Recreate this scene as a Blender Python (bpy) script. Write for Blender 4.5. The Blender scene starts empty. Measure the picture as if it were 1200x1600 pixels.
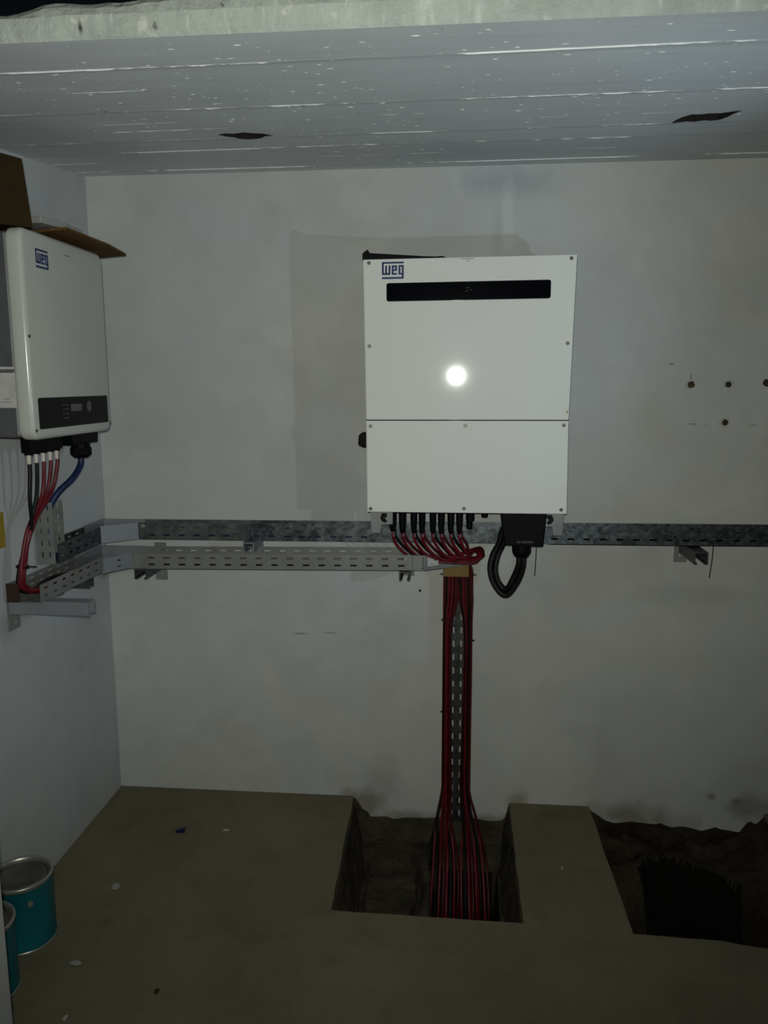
import bpy, bmesh, math, random
from mathutils import Vector, Matrix, noise
random.seed(7)
S = bpy.context.scene
C = S.collection

# ---------------------------------------------------------------- camera
PITCH, YAW, ROLL, FPX = 0.1606, 0.0920, -0.0032, 1250.0
cd = bpy.data.cameras.new('camera'); cam = bpy.data.objects.new('camera', cd); C.objects.link(cam)
fwd = Vector((-math.sin(YAW)*math.cos(PITCH), math.cos(YAW)*math.cos(PITCH), -math.sin(PITCH)))
rt = fwd.cross(Vector((0, 0, 1))).normalized(); up = rt.cross(fwd)
r2 = rt*math.cos(ROLL)+up*math.sin(ROLL); u2 = -rt*math.sin(ROLL)+up*math.cos(ROLL)
M = Matrix((r2, u2, -fwd)).transposed().to_4x4(); M.translation = (0, -2.6, 1.437)
cam.matrix_world = M
cd.sensor_fit = 'VERTICAL'; cd.sensor_height = 36.0; cd.lens = 36.0*FPX/1600.0
cd.clip_start = 0.01
S.camera = cam

# ---------------------------------------------------------------- light
w = bpy.data.worlds.new('night'); S.world = w; w.use_nodes = True
w.node_tree.nodes['Background'].inputs[0].default_value = (0.6, 0.75, 1.0, 1)
w.node_tree.nodes['Background'].inputs[1].default_value = 0.004

def spot(name, loc, target, power, colour, size, blend, radius):
    d = bpy.data.lights.new(name, 'SPOT'); o = bpy.data.objects.new(name, d); C.objects.link(o)
    o.location = loc
    o.rotation_euler = (Vector(target)-Vector(loc)).to_track_quat('-Z', 'Y').to_euler()
    d.energy = power; d.color = colour; d.spot_size = math.radians(size); d.spot_blend = blend
    d.shadow_soft_size = radius
    return o
# the phone's own flash just above the lens, and a torch held by a helper to the right
spot('phone_flash', (-0.012, -2.6, 1.473), (-0.40, 0, 1.46), 73.5, (0.975, 0.995, 0.89), 118, 1.0, 0.008)
spot('helper_torch', (1.17, -1.60, 1.24), (-1.05, 0, 1.86), 17.0, (0.66, 0.83, 1.0), 80, 0.7, 0.012)

S.view_settings.view_transform = 'Standard'; S.view_settings.look = 'None'
S.view_settings.gamma = 1.0; S.view_settings.exposure = 0.0; S.view_settings.use_curve_mapping = False

# ---------------------------------------------------------------- materials
class NT:
    def __init__(s, name):
        s.m = bpy.data.materials.new(name); s.m.use_nodes = True
        s.t = s.m.node_tree; s.b = s.t.nodes['Principled BSDF']
        s.co = s.t.nodes.new('ShaderNodeTexCoord').outputs['Object']
    def n(s, t, **k):
        x = s.t.nodes.new(t)
        for a, v in k.items(): setattr(x, a, v)
        return x
    def link(s, a, b): s.t.links.new(a, b)
    def mapping(s, scale, loc=(0, 0, 0)):
        m = s.n('ShaderNodeMapping'); m.inputs['Scale'].default_value = scale; m.inputs['Location'].default_value = loc
        s.link(s.co, m.inputs[0]); return m.outputs[0]
    def noise(s, scale, detail=6, rough=.55, vec=None, dist=0):
        x = s.n('ShaderNodeTexNoise'); x.inputs['Scale'].default_value = scale
        x.inputs['Detail'].default_value = detail; x.inputs['Roughness'].default_value = rough
        x.inputs['Distortion'].default_value = dist
        s.link(vec or s.co, x.inputs['Vector']); return x.outputs['Fac']
    def ramp(s, f, lo, hi, a=0.0, b=1.0):
        x = s.n('ShaderNodeMapRange'); x.inputs[1].default_value = lo; x.inputs[2].default_value = hi
        x.inputs[3].default_value = a; x.inputs[4].default_value = b
        s.link(f, x.inputs[0]); return x.outputs[0]
    def math(s, op, a, b=None):
        x = s.n('ShaderNodeMath', operation=op)
        for i, v in enumerate((a, b)):
            if v is None: continue
            if isinstance(v, (int, float)): x.inputs[i].default_value = v
            else: s.link(v, x.inputs[i])
        return x.outputs[0]
    def mix(s, f, a, b):
        x = s.n('ShaderNodeMix', data_type='RGBA')
        for v, i in ((f, 0), (a, 6), (b, 7)):
            if isinstance(v, (int, float)): x.inputs[i].default_value = v
            elif isinstance(v, tuple): x.inputs[i].default_value = (*v, 1)
            else: s.link(v, x.inputs[i])
        return x.outputs[2]
    def blob(s, c, r, amp=.9, ns=11):
        """soft stain of its own shape around point c, radii r"""
        v = s.n('ShaderNodeVectorMath', operation='SUBTRACT'); s.link(s.co, v.inputs[0]); v.inputs[1].default_value = c
        v2 = s.n('ShaderNodeVectorMath', operation='DIVIDE'); s.link(v.outputs[0], v2.inputs[0]); v2.inputs[1].default_value = r
        l = s.n('ShaderNodeVectorMath', operation='LENGTH'); s.link(v2.outputs[0], l.inputs[0])
        d = s.math('ADD', l.outputs['Value'], s.math('MULTIPLY', s.math('SUBTRACT', s.noise(ns), .5), amp*2))
        return s.ramp(d, 1.0, .25)
    def col(s, c):
        if isinstance(c, tuple): s.b.inputs['Base Color'].default_value = (*c, 1)
        else: s.link(c, s.b.inputs['Base Color'])
    def bump(s, h, strength=.3, dist=.004):
        x = s.n('ShaderNodeBump'); x.inputs['Strength'].default_value = strength; x.inputs['Distance'].default_value = dist
        s.link(h, x.inputs['Height']); s.link(x.outputs[0], s.b.inputs['Normal'])
    def set(s, **k):
        for a, v in k.items():
            key = {'rough': 'Roughness', 'metal': 'Metallic', 'spec': 'Specular IOR Level', 'coat': 'Coat Weight'}[a]
            if isinstance(v, (int, float)): s.b.inputs[key].default_value = v
            else: s.link(v, s.b.inputs[key])
        return s.m

def simple(name, c, rough=.5, metal=0.0, spec=.5, var=.12, ns=20, bump=0):
    t = NT(name); f = t.noise(ns)
    t.col(t.mix(t.ramp(f, .3, .7), tuple(x*(1-var) for x in c), tuple(min(1, x*(1+var)) for x in c)))
    if bump: t.bump(t.noise(ns*4), bump)
    return t.set(rough=rough, metal=metal, spec=spec)

def wall_material(name, base, blue, stains):
    t = NT(name)
    big = t.noise(1.8, 4, .6, dist=.6); mid = t.noise(7, 6, .6, dist=.3)
    c = t.mix(t.ramp(big, .35, .65), base, blue)
    c = t.mix(t.ramp(mid, .40, .75, 0, .55), c, tuple(x*.82 for x in base))
    c = t.mix(t.ramp(t.noise(3.1, 3, .5, dist=1.0), .50, .72, 0, .38), c, tuple(x*.72 for x in base))
    for p, r, k, sc in stains:
        c = t.mix(t.math('MULTIPLY', t.blob(p, r), sc), c, k)
    sp = t.ramp(t.noise(95, 2, .5), .765, .79, 0, .5)
    c = t.mix(sp, c, tuple(x*.5 for x in base))
    t.col(c); t.bump(t.math('ADD', t.noise(26, 5), t.math('MULTIPLY', t.noise(120, 3), .3)), .22, .004)
    return t.set(rough=.75, spec=.25)

G = (.56, .565, .53)
m_wall = wall_material('painted_wall', G, (.51, .535, .545), [
    ((.10, 0, 2.045), (.13, .1, .060), (.36, .39, .43), .75),
    ((.21, 0, 2.035), (.11, .1, .055), (.38, .41, .44), .6),
    ((.145, 0, 1.96), (.030, .1, .12), (.66, .67, .66), .45),
    ((.115, 0, 1.90), (.022, .1, .10), (.42, .44, .46), .45),
    ((-.24, 0, .05), (.07, .1, .12), (.34, .34, .32), .6),
    ((-.32, 0, -.02), (.12, .1, .07), (.22, .20, .16), .8),
    ((.05, 0, -.075), (.5, .1, .04), (.24, .22, .19), .8),
    ((.22, 0, .01), (.05, .1, .05), (.26, .25, .21), .7),
    ((.60, 0, -.035), (.24, .1, .06), (.24, .22, .18), .85),
    ((1.02, 0, .02), (.12, .1, .07), (.25, .24, .20), .75),
    ((.863, 0, .054), (.022, .1, .014), (.25, .22, .16), .8),
    ((.945, 0, .040), (.020, .1, .015), (.22, .21, .17), .8),
    ((.40, 0, 1.72), (.30, .1, .16), (.46, .48, .50), .35),
    ((-.70, 0, 1.25), (.22, .1, .30), (.47, .48, .45), .35),
    ((.9, 0, 1.75), (.25, .1, .20), (.45, .46, .44), .45),
    ((.55, 0, .35), (.35, .1, .15), (.47, .48, .48), .4),
    ((-.527, 0, .589), (.03, .1, .003), (0.192, 0.192, 0.176), .9),
    ((-.428, 0, .594), (.03, .1, .003), (0.240, 0.240, 0.224), .8),
    ((.62, 0, 1.32), (.10, .1, .14), (0.480, 0.480, 0.416), .5),
    ((.75, 0, .75), (.30, .1, .05), (0.384, 0.400, 0.384), .4),
    ((.735, 0, 1.305), (.020, .1, .0035), (.20, .20, .19), .8), ((.775, 0, 1.302), (.012, .1, .003), (.26, .26, .25), .6), ((.915, 0, 1.302), (.016, .1, .004), (.26, .26, .25), .6),
    ((.722, 0, 1.427), (.020, .1, .019), (.30, .26, .18), .5), ((.834, 0, 1.427), (.018, .1, .018), (.30, .26, .18), .5), ((.832, 0, 1.310), (.019, .1, .019), (.30, .26, .18), .5),
    ((.72, 0, 1.45), (.004, .1, .012), (0.208, 0.208, 0.192), .8),
    ((.66, 0, 1.49), (.008, .1, .004), (0.208, 0.208, 0.192), .8),
])
m_wall_left = wall_material('painted_side_wall', (.52, .53, .53), (.48, .51, .55), [
    ((-1.197, -.62, .80), (.1, .10, .06), (.22, .22, .21), .5)])
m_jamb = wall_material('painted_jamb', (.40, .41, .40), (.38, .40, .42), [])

def ceiling_material():
    t = NT('board_marked_concrete_ceiling')
    c = t.mix(t.ramp(t.noise(3, 5, .6), .3, .7), (.70, .74, .76), (.60, .635, .66))
    streak = t.noise(1, 5, .6, vec=t.mapping((3, 40, 40)))
    c = t.mix(t.ramp(streak, .35, .75, 0, .45), c, (.80, .83, .84))
    sep = t.n('ShaderNodeSeparateXYZ'); t.link(t.co, sep.inputs[0])
    y = t.math('ADD', sep.outputs[1], t.math('MULTIPLY', t.math('SUBTRACT', t.noise(4, 3), .5), .018))
    y = t.math('ADD', y, t.math('MULTIPLY', sep.outputs[0], .012))
    for i, (yy, wd, x0) in enumerate([(-1.17, .0055, 0), (-.86, .0045, 7), (-.545, .003, 11), (-.40, .004, 3), (-.095, .0035, 5)]):
        d = t.math('ABSOLUTE', t.math('SUBTRACT', y, yy))
        band = t.ramp(d, wd, wd*.4)
        gap = t.ramp(t.noise(1, 4, .65, vec=t.mapping((5, 60, 1), (x0, 0, 0))), .47, .53)
        c = t.mix(t.math('MULTIPLY', band, gap), c, (.85, .87, .84))
        # faint dark joint beside each ridge
        d2 = t.math('ABSOLUTE', t.math('SUBTRACT', y, yy+.012))
        c = t.mix(t.ramp(d2, .012, .002, 0, .35), c, (.33, .35, .36))
    fl = t.ramp(t.noise(1, 3, .6, vec=t.mapping((28, 110, 60), (3, 1, 0))), .69, .72)
    fa = t.ramp(t.noise(2.2, 3, .5), .46, .60)
    c = t.mix(t.math('MULTIPLY', fl, fa), c, (.82, .84, .81))
    dk = t.ramp(t.noise(38, 2, .5), .77, .79)
    c = t.mix(dk, c, (.06, .06, .06))
    t.col(c); t.bump(t.noise(1, 5, .6, vec=t.mapping((8, 60, 60))), .12, .003)
    return t.set(rough=.7, spec=.3)
m_ceiling = ceiling_material()

def edge_material():
    t = NT('slab_edge_paint')
    c = t.mix(t.ramp(t.noise(1, 5, .6, vec=t.mapping((14, 3, 5))), .3, .7), (.42, .455, .42), (.29, .32, .295))
    c = t.mix(t.ramp(t.noise(30, 4, .6), .62, .72, 0, .7), c, (.56, .59, .54))
    c = t.mix(t.blob((-.58, -1.32, 1.972), (.006, .05, .012)), c, (.02, .02, .02))
    c = t.mix(t.ramp(t.noise(1, 5, .65, vec=t.mapping((45, 5, 9))), .56, .68, 0, .6), c, (.54, .58, .54))
    c = t.mix(t.ramp(t.noise(55, 3, .5), .70, .74, 0, .7), c, (.09, .10, .08))
    t.col(c); t.bump(t.noise(24, 6, .65), .8, .010)
    return t.set(rough=.8, spec=.2)
m_edge = edge_material()

def floor_material():
    t = NT('dusty_screed_floor')
    c = t.mix(t.ramp(t.noise(2.4, 6, .6, dist=.4), .35, .65), (.190, .166, .110), (.150, .135, .090))
    c = t.mix(t.ramp(t.noise(9, 6, .65), .5, .75, 0, .4), c, (.09, .08, .055))
    c = t.mix(t.ramp(t.noise(120, 3, .6), .66, .74, 0, .5), c, (.24, .22, .17))
    for p, r, k, s_ in [((-.62, -.20, 0), (.25, .16, .1), (.20, .18, .135), .5), ((-.93, -.72, 0), (.03, .03, .1), (.14, .10, .04), .7),
                        ((-.6, -.03, 0), (.35, .035, .1), (.19, .165, .11), .6), ((.33, -.06, 0), (.14, .05, .1), (.12, .10, .06), .5),
                        ((-.40, -.42, 0), (.07, .06, .1), (.18, .165, .125), .4)]:
        c = t.mix(t.math('MULTIPLY', t.blob(p, r), s_), c, k)
    t.col(c); t.bump(t.noise(45, 6, .65), .4, .005)
    return t.set(rough=.85, spec=.2)
m_floor = floor_material()

def dirt(name, a, b):
    t = NT(name)
    c = t.mix(t.ramp(t.noise(11, 6, .65), .35, .68), a, b)
    c = t.mix(t.ramp(t.noise(42, 4, .6), .62, .72, 0, .4), c, tuple(x*1.5 for x in b))
    t.col(c); t.bump(t.noise(38, 6, .7), .9, .012)
    return t.set(rough=.95, spec=.1)
m_dirt = dirt('pit_earth', (.042, .036, .026), (.090, .078, .055))
m_dirt2 = dirt('pit_clay', (.026, .021, .015), (.064, .049, .034))
m_hole_shade = simple('deep_hole_painted_shade', (.012, .011, .009), .95, spec=.05)  # near-black earth: the shade down in the pits is put into the colour

def cover_white(name, c, rough):
    t = NT(name)
    f = t.noise(3, 4); c2 = t.mix(t.ramp(f, .3, .7), c, tuple(x*.97 for x in c))
    t.col(c2)
    return t.set(rough=rough, spec=.5)
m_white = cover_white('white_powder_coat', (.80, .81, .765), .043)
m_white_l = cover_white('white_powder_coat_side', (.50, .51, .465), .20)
m_black = simple('black_plastic', (.0028, .0028, .0034), .55, spec=.10)
m_black_mat = simple('black_rubber', (.006, .006, .006), .65, spec=.2)
m_gloss = simple('black_gloss_panel', (.0028, .003, .0048), .10, spec=.3, var=.3)
m_panel = simple('black_matt_panel', (.004, .0045, .0045), .35, spec=.10)
m_grayalu = simple('grey_cast_aluminium', (.14, .145, .15), .5, metal=.5)
m_bracket_gray = simple('grey_painted_steel', (.22, .225, .22), .5, metal=.3)
m_blue = simple('logo_blue', (.003, .014, .105), .5, spec=.3)
m_ink = simple('grey_ink', (.10, .10, .09), .6)
m_ink_w = simple('white_ink', (.16, .16, .16), .6)
m_screw = simple('screw_steel', (.11, .105, .09), .4, metal=.7)
m_red = simple('red_cable_jacket', (.120, .004, .010), .42, spec=.4, var=.2)
m_dred = simple('dark_red_cable_jacket', (.055, .004, .006), .45, spec=.35, var=.25)
m_blk_cable = simple('black_cable_jacket', (.005, .0045, .0045), .5, spec=.25)
m_blue_cable = simple('blue_cable_jacket', (.006, .018, .070), .45, spec=.35, var=.6, ns=60)
m_ferrule = simple('white_cable_marker', (.60, .56, .50), .5)
m_card = simple('brown_cardboard', (.115, .062, .022), .85, spec=.1)
m_card_d = simple('dark_brown_cardboard', (.030, .018, .007), .85, spec=.1)
m_card_o = simple('ochre_cardboard', (.24, .165, .065), .8, spec=.1)
m_rust = simple('rusty_edge', (.11, .035, .018), .7)
m_rust_d = simple('dark_rusty_edge', (.028, .012, .008), .7)
m_foam = simple('white_packing_foam', (.30, .30, .285), .8)
m_teal = simple('teal_paint_tin', (.006, .125, .150), .32, metal=.15, var=.25, ns=6)
m_tin = simple('tin_rim', (.42, .42, .38), .35, metal=.7)
m_lid = simple('dusty_tin_lid', (.13, .125, .105), .45, metal=.5, var=.35, ns=12)
m_yellow = simple('yellow_tape', (.32, .23, .015), .6)
m_sticker = simple('white_sticker', (.50, .50, .48), .5)
m_warn = simple('pale_yellow_label', (.62, .56, .36), .5)
m_lcd = simple('lcd_grey', (.07, .075, .075), .3)

def galv(name, a, b, rough, metal, ns=26):
    t = NT(name)
    v = t.n('ShaderNodeTexVoronoi'); v.inputs['Scale'].default_value = ns*2.2; t.link(t.co, v.inputs['Vector'])
    sep = t.n('ShaderNodeSeparateColor'); t.link(v.outputs['Color'], sep.inputs[0])
    f = t.math('ADD', t.math('MULTIPLY', sep.outputs[0], .16), t.math('MULTIPLY', t.noise(ns, 5, .7, dist=.6), .86))
    t.col(t.mix(t.ramp(f, .3, .8), a, b))
    return t.set(rough=t.ramp(f, .3, .8, rough, rough+.15), metal=metal)
m_galv_shiny = galv('spangled_galvanised_steel', (.05, .062, .072), (.24, .27, .285), .32, .9, 34)
m_galv = galv('dull_galvanised_steel', (.19, .195, .187), (.27, .275, .262), .5, .35, 12)
m_galv_mid = galv('grey_zinc_steel', (.075, .08, .08), (.20, .21, .205), .42, .6, 22)
m_galv_plain = galv('bluish_galvanised_plate', (.24, .26, .285), (.29, .31, .33), .5, .4, 6)
m_galv_dark = galv('dark_galvanised_steel', (.06, .065, .065), (.16, .17, .17), .4, .8, 18)

# ---------------------------------------------------------------- object helpers
def tag(o, label=None, cat=None, group=None, kind=None):
    if label: o['label'] = label
    if cat: o['category'] = cat
    if group: o['group'] = group
    if kind: o['kind'] = kind
    return o
def thing(name, label, cat, loc=(0, 0, 0), group=None):
    o = bpy.data.objects.new(name, None); C.objects.link(o); o.location = loc; o.empty_display_size = .02
    return tag(o, label, cat, group)
def obj(name, bm, mat, parent=None, smooth=False, bevel=0, segs=2, kind=None):
    """geometry is given in world coordinates; the origin goes to the parent's origin"""
    if parent is not None:
        off = Vector((0, 0, 0)); p = parent
        while p is not None: off += p.location; p = p.parent
        for v in bm.verts: v.co -= off
    bmesh.ops.recalc_face_normals(bm, faces=bm.faces[:])
    me = bpy.data.meshes.new(name); bm.to_mesh(me); bm.free()
    for p in me.polygons: p.use_smooth = smooth
    for m in (mat if isinstance(mat, (list, tuple)) else [mat]): me.materials.append(m)
    o = bpy.data.objects.new(name, me); C.objects.link(o); o.parent = parent
    if bevel:
        b = o.modifiers.new('bevel', 'BEVEL'); b.width = bevel; b.segments = segs; b.limit_method = 'ANGLE'; b.angle_limit = math.radians(40)
    if kind: o['kind'] = kind
    return o
def BM(): return bmesh.new()
def box(bm, a, b, T=None):
    xs = sorted((a[0], b[0])); ys = sorted((a[1], b[1])); zs = sorted((a[2], b[2]))
    v = [bm.verts.new((x, y, z)) for z in zs for y in ys for x in xs]
    for f in ((0, 2, 3, 1), (4, 5, 7, 6), (0, 1, 5, 4), (2, 6, 7, 3), (0, 4, 6, 2), (1, 3, 7, 5)): bm.faces.new([v[i] for i in f])
    if T: 
        for q in v: q.co = T @ q.co
    return bm
def hexa(bm, P):
    v = [bm.verts.new(p) for p in P]      # bottom 4 ccw, top 4 ccw
    for f in ((3, 2, 1, 0), (4, 5, 6, 7), (0, 1, 5, 4), (1, 2, 6, 5), (2, 3, 7, 6), (3, 0, 4, 7)): bm.faces.new([v[i] for i in f])
    return bm
def prism(bm, pts, d):
    """pts: loop of 3D points, extruded by vector d"""
    d = Vector(d); a = [bm.verts.new(p) for p in pts]; b = [bm.verts.new(Vector(p)+d) for p in pts]
    bm.faces.new(a); bm.faces.new(b[::-1])
    for i in range(len(a)):
        j = (i+1) % len(a); bm.faces.new((a[i], b[i], b[j], a[j]))
    return bm
def cyl(bm, p0, p1, r0, r1=None, n=16, cap=True):
    r1 = r0 if r1 is None else r1
    p0 = Vector(p0); p1 = Vector(p1); d = (p1-p0).normalized()
    a = d.orthogonal().normalized(); b = d.cross(a)
    A = [bm.verts.new(p0+(a*math.cos(t)+b*math.sin(t))*r0) for t in [2*math.pi*i/n for i in range(n)]]
    B = [bm.verts.new(p1+(a*math.cos(t)+b*math.sin(t))*r1) for t in [2*math.pi*i/n for i in range(n)]]
    for i in range(n): bm.faces.new((A[i], A[(i+1) % n], B[(i+1) % n], B[i]))
    if cap: bm.faces.new(A[::-1]); bm.faces.new(B)
    return bm
def lathe(bm, prof, centre, n=48):
    rings = []
    for r, z in prof:
        rings.append([bm.verts.new((centre[0]+r*math.cos(2*math.pi*i/n), centre[1]+r*math.sin(2*math.pi*i/n), centre[2]+z)) for i in range(n)])
    for A, B in zip(rings, rings[1:]):
        for i in range(n): bm.faces.new((A[i], A[(i+1) % n], B[(i+1) % n], B[i]))
    return rings
def spline(pts, sub=8):
    P = [Vector(p) for p in pts]; P = [P[0]*2-P[1]]+P+[P[-1]*2-P[-2]]; out = []
    for i in range(1, len(P)-2):
        for k in range(sub):
            t = k/sub; a, b, c, d = P[i-1], P[i], P[i+1], P[i+2]
            out.append(.5*((2*b)+(c-a)*t+(2*a-5*b+4*c-d)*t*t+(3*b-a-3*c+d)*t**3))
    out.append(P[-2].copy()); return out
def tube(bm, pts, r, n=8, sub=8):
    P = spline(pts, sub); t0 = (P[1]-P[0]).normalized(); a = t0.orthogonal().normalized(); prev = None
    for i, p in enumerate(P):
        t = (P[min(i+1, len(P)-1)]-P[max(i-1, 0)]).normalized()
        a = (a-t*a.dot(t)).normalized(); b = t.cross(a)
        ring = [bm.verts.new(p+(a*math.cos(2*math.pi*k/n)+b*math.sin(2*math.pi*k/n))*r) for k in range(n)]
        if prev:
            for k in range(n): bm.faces.new((prev[k], prev[(k+1) % n], ring[(k+1) % n], ring[k]))
        else: bm.faces.new(ring[::-1])
        prev = ring
    bm.faces.new(prev); return bm
def holed(bm, outer, holes, depth):
    """face with holes; each hole gets walls and a back, pushed by vector depth"""
    edges = []; loops = []
    for L in [outer]+holes:
        vs = [bm.verts.new(p) for p in L]; loops.append(vs)
        for i in range(len(vs)): edges.append(bm.edges.new((vs[i], vs[(i+1) % len(vs)])))
    bmesh.ops.triangle_fill(bm, use_beauty=True, edges=edges)
    d = Vector(depth)
    for vs in loops[1:]:
        back = [bm.verts.new(v.co+d) for v in vs]
        for i in range(len(vs)):
            j = (i+1) % len(vs); bm.faces.new((vs[i], vs[j], back[j], back[i])).material_index = 1
        bm.faces.new(back).material_index = 1
    return bm
def perf(bm, o, du, dv, L, H, slots, thick=.0014, rows=(), pitch=.050, slot=(.021, .0056), start=.01, skip=()):
    """perforated sheet: origin o, unit axes du dv, length L, height H, rows = v centres of slot rows"""
    o = Vector(o); du = Vector(du).normalized(); dv = Vector(dv).normalized(); n = du.cross(dv)*thick
    us = [0.0]; u = start; k = 0
    while u+slot[0] < L-.004:
        us += [u, u+slot[0]]; u += pitch
    us.append(L)
    vs = [0.0]
    for r in sorted(rows): vs += [r-slot[1]/2, r+slot[1]/2]
    vs.append(H)
    nu, nv = len(us), len(vs)
    solid = [[not (i % 2 == 1 and j % 2 == 1 and slots) for j in range(nv-1)] for i in range(nu-1)]
    F = {}; Bk = {}
    def vt(D, i, j, off):
        if (i, j) not in D: D[i, j] = bm.verts.new(o+du*us[i]+dv*vs[j]+off)
        return D[i, j]
    z = Vector((0, 0, 0))
    for i in range(nu-1):
        for j in range(nv-1):
            if not solid[i][j]: continue
            bm.faces.new([vt(F, *q, z) for q in ((i, j), (i+1, j), (i+1, j+1), (i, j+1))])
            bm.faces.new([vt(Bk, *q, n) for q in ((i, j+1), (i+1, j+1), (i+1, j), (i, j))])
            for (di, dj, q1, q2) in ((-1, 0, (i, j), (i, j+1)), (1, 0, (i+1, j), (i+1, j+1)), (0, -1, (i, j), (i+1, j)), (0, 1, (i, j+1), (i+1, j+1))):
                a, b = i+di, j+dj
                if 0 <= a < nu-1 and 0 <= b < nv-1 and solid[a][b]: continue
                bm.faces.new((vt(F, *q1, z), vt(F, *q2, z), vt(Bk, *q2, n), vt(Bk, *q1, n)))
    return bm
def sheet(bm, P, nu, nv, amp, seed=0, fn=None, axis=None):
    """rough bilinear sheet through 4 corners P00 P10 P11 P01"""
    P = [Vector(p) for p in P]; nrm = (P[1]-P[0]).cross(P[3]-P[0]).normalized(); G_ = []
    for j in range(nv+1):
        row = []
        for i in range(nu+1):
            a, b = i/nu, j/nv
            q = P[0]*(1-a)*(1-b)+P[1]*a*(1-b)+P[2]*a*b+P[3]*(1-a)*b
            d = noise.fractal(q*13+Vector((seed, 0, 0)), .9, 2.1, 4)*amp
            q = q+nrm*d
            if fn: q = fn(q)
            row.append(bm.verts.new(q))
        G_.append(row)
    for j in range(nv):
        for i in range(nu): bm.faces.new((G_[j][i], G_[j][i+1], G_[j+1][i+1], G_[j+1][i]))
    return bm
def jag(a, b, n, amp, seed):
    """jagged line points from a towards b (b excluded)"""
    a, b = Vector(a), Vector(b); out = []
    for i in range(n):
        p = a.lerp(b, i/n)
        if i: 
            q = noise.noise_vector(p*23+Vector((seed, seed, 0)))*amp
            p = p+Vector((q.x, q.y, q.z))
        out.append(p)
    return out
def text(body, size, mat, parent, T, name='lettering', ext=.0003):
    cu = bpy.data.curves.new(name, 'FONT'); cu.body = body; cu.size = size; cu.extrude = ext; cu.align_x = 'CENTER'; cu.align_y = 'CENTER'
    o = bpy.data.objects.new('tmp', cu); C.objects.link(o)
    me = bpy.data.meshes.new_from_object(o.evaluated_get(bpy.context.evaluated_depsgraph_get()))
    bpy.data.objects.remove(o); me.name = name; bm = BM(); bm.from_mesh(me)
    for v in bm.verts: v.co = T @ v.co
    return obj(name, bm, mat, parent)

XC = -1.197   # side wall plane
# ---------------------------------------------------------------- setting
def circ(cx, cz, r, y=0.0, n=14, seed=0):
    return [(cx+math.cos(2*math.pi*i/n)*r*(1+.12*math.sin(3*i+seed)), y, cz+math.sin(2*math.pi*i/n)*r*(1+.1*math.cos(2*i+seed))) for i in range(n)]
def on_y(L, y): return [(p[0], y, p[2]) for p in L]
def on_z(L, z): return [(p[0], p[1], z) for p in L]

bot = []
bot += [Vector((XC-.1, 0, 0))] + [Vector((-.36, 0, 0))]
bot += jag((-.352, 0, -.004), (-.29, 0, -.075), 5, .008, 3)+jag((-.29, 0, -.075), (.17, 0, -.066), 22, .012, 5)+jag((.17, 0, -.066), (.192, 0, -.004), 4, .006, 1)
bot += [Vector((.193, 0, 0)), Vector((.455, 0, 0))]
bot += jag((.462, 0, -.01), (.52, 0, -.05), 5, .008, 8)+jag((.52, 0, -.05), (1.02, 0, -.07), 22, .016, 9)+jag((1.02, 0, -.07), (1.05, 0, 0), 4, .008, 2)
bot += [Vector((1.06, 0, 0)), Vector((2.2, 0, 0))]
outer = on_y(bot, 0)+[(2.2, 0, 2.14), (XC-.1, 0, 2.14)]
bm = holed(BM(), outer, [circ(.722, 1.427, .0105, seed=1), circ(.834, 1.427, .0092, seed=2), circ(.948, 1.432, .0115, seed=4), circ(.832, 1.310, .0095, seed=5), circ(-.120, .749, .0045)], (0, .012, 0))
obj('wall_back', bm, [m_wall, dirt('hole_plaster', (.05, .04, .025), (.10, .08, .05))], kind='structure')
bm = box(BM(), (XC-.12, -1.45, -.05), (XC, .0, 2.14)); obj('wall_left', bm, m_wall_left, kind='structure')
bm = box(BM(), (-1.60, -1.60, -.05), (-.746, -1.45, 2.3)); obj('trim_1', bm, m_jamb, kind='structure', bevel=.004)
bm = box(BM(), (2.2, -3.2, -.05), (2.32, 0, 2.3)); obj('wall_right', bm, m_wall_left, kind='structure')

def cz(y): return 2.09+.1*y
def cp(x, y): return (x, y, cz(y))
hole1 = [cp(*p) for p in [(-.586, -.575), (-.565, -.585), (-.545, -.580), (-.520, -.588), (-.500, -.578), (-.480, -.572), (-.468, -.560), (-.462, -.548), (-.482, -.548), (-.495, -.534), (-.510, -.526), (-.530, -.524), (-.548, -.530), (-.556, -.545), (-.572, -.556)]]
hole2 = [cp(*p) for p in [(.490, -.553), (.492, -.585), (.500, -.612), (.512, -.632), (.530, -.630), (.552, -.636), (.575, -.634), (.595, -.648), (.615, -.655), (.606, -.625), (.602, -.595), (.592, -.570), (.575, -.566), (.560, -.572), (.540, -.560), (.522, -.566), (.508, -.560)]]
def grow(L_, k, kx=1.0):
    cx_ = sum(p[0] for p in L_)/len(L_); cy_ = sum(p[1] for p in L_)/len(L_)
    return [cp(cx_+(p[0]-cx_)*kx, cy_+(p[1]-cy_)*k) for p in L_]
hole1 = grow(hole1, 1.35, 1.05); hole2 = grow(hole2, 1.15)
L = [cp(XC-.1, .02), cp(2.2, .02)]
fr = [cp(2.2, -1.32)]+[Vector(cp(2.2-3.4*i/60, -1.32+.006*noise.noise(Vector((i*.7, 0, 0))))) for i in range(1, 60)]+[cp(XC-.1, -1.32)]
bm = holed(BM(), L+fr, [hole1, hole2], (0, 0, .14))
rr = random.Random(4)
def sc_(x, y): return cz(y)-.0002
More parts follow.
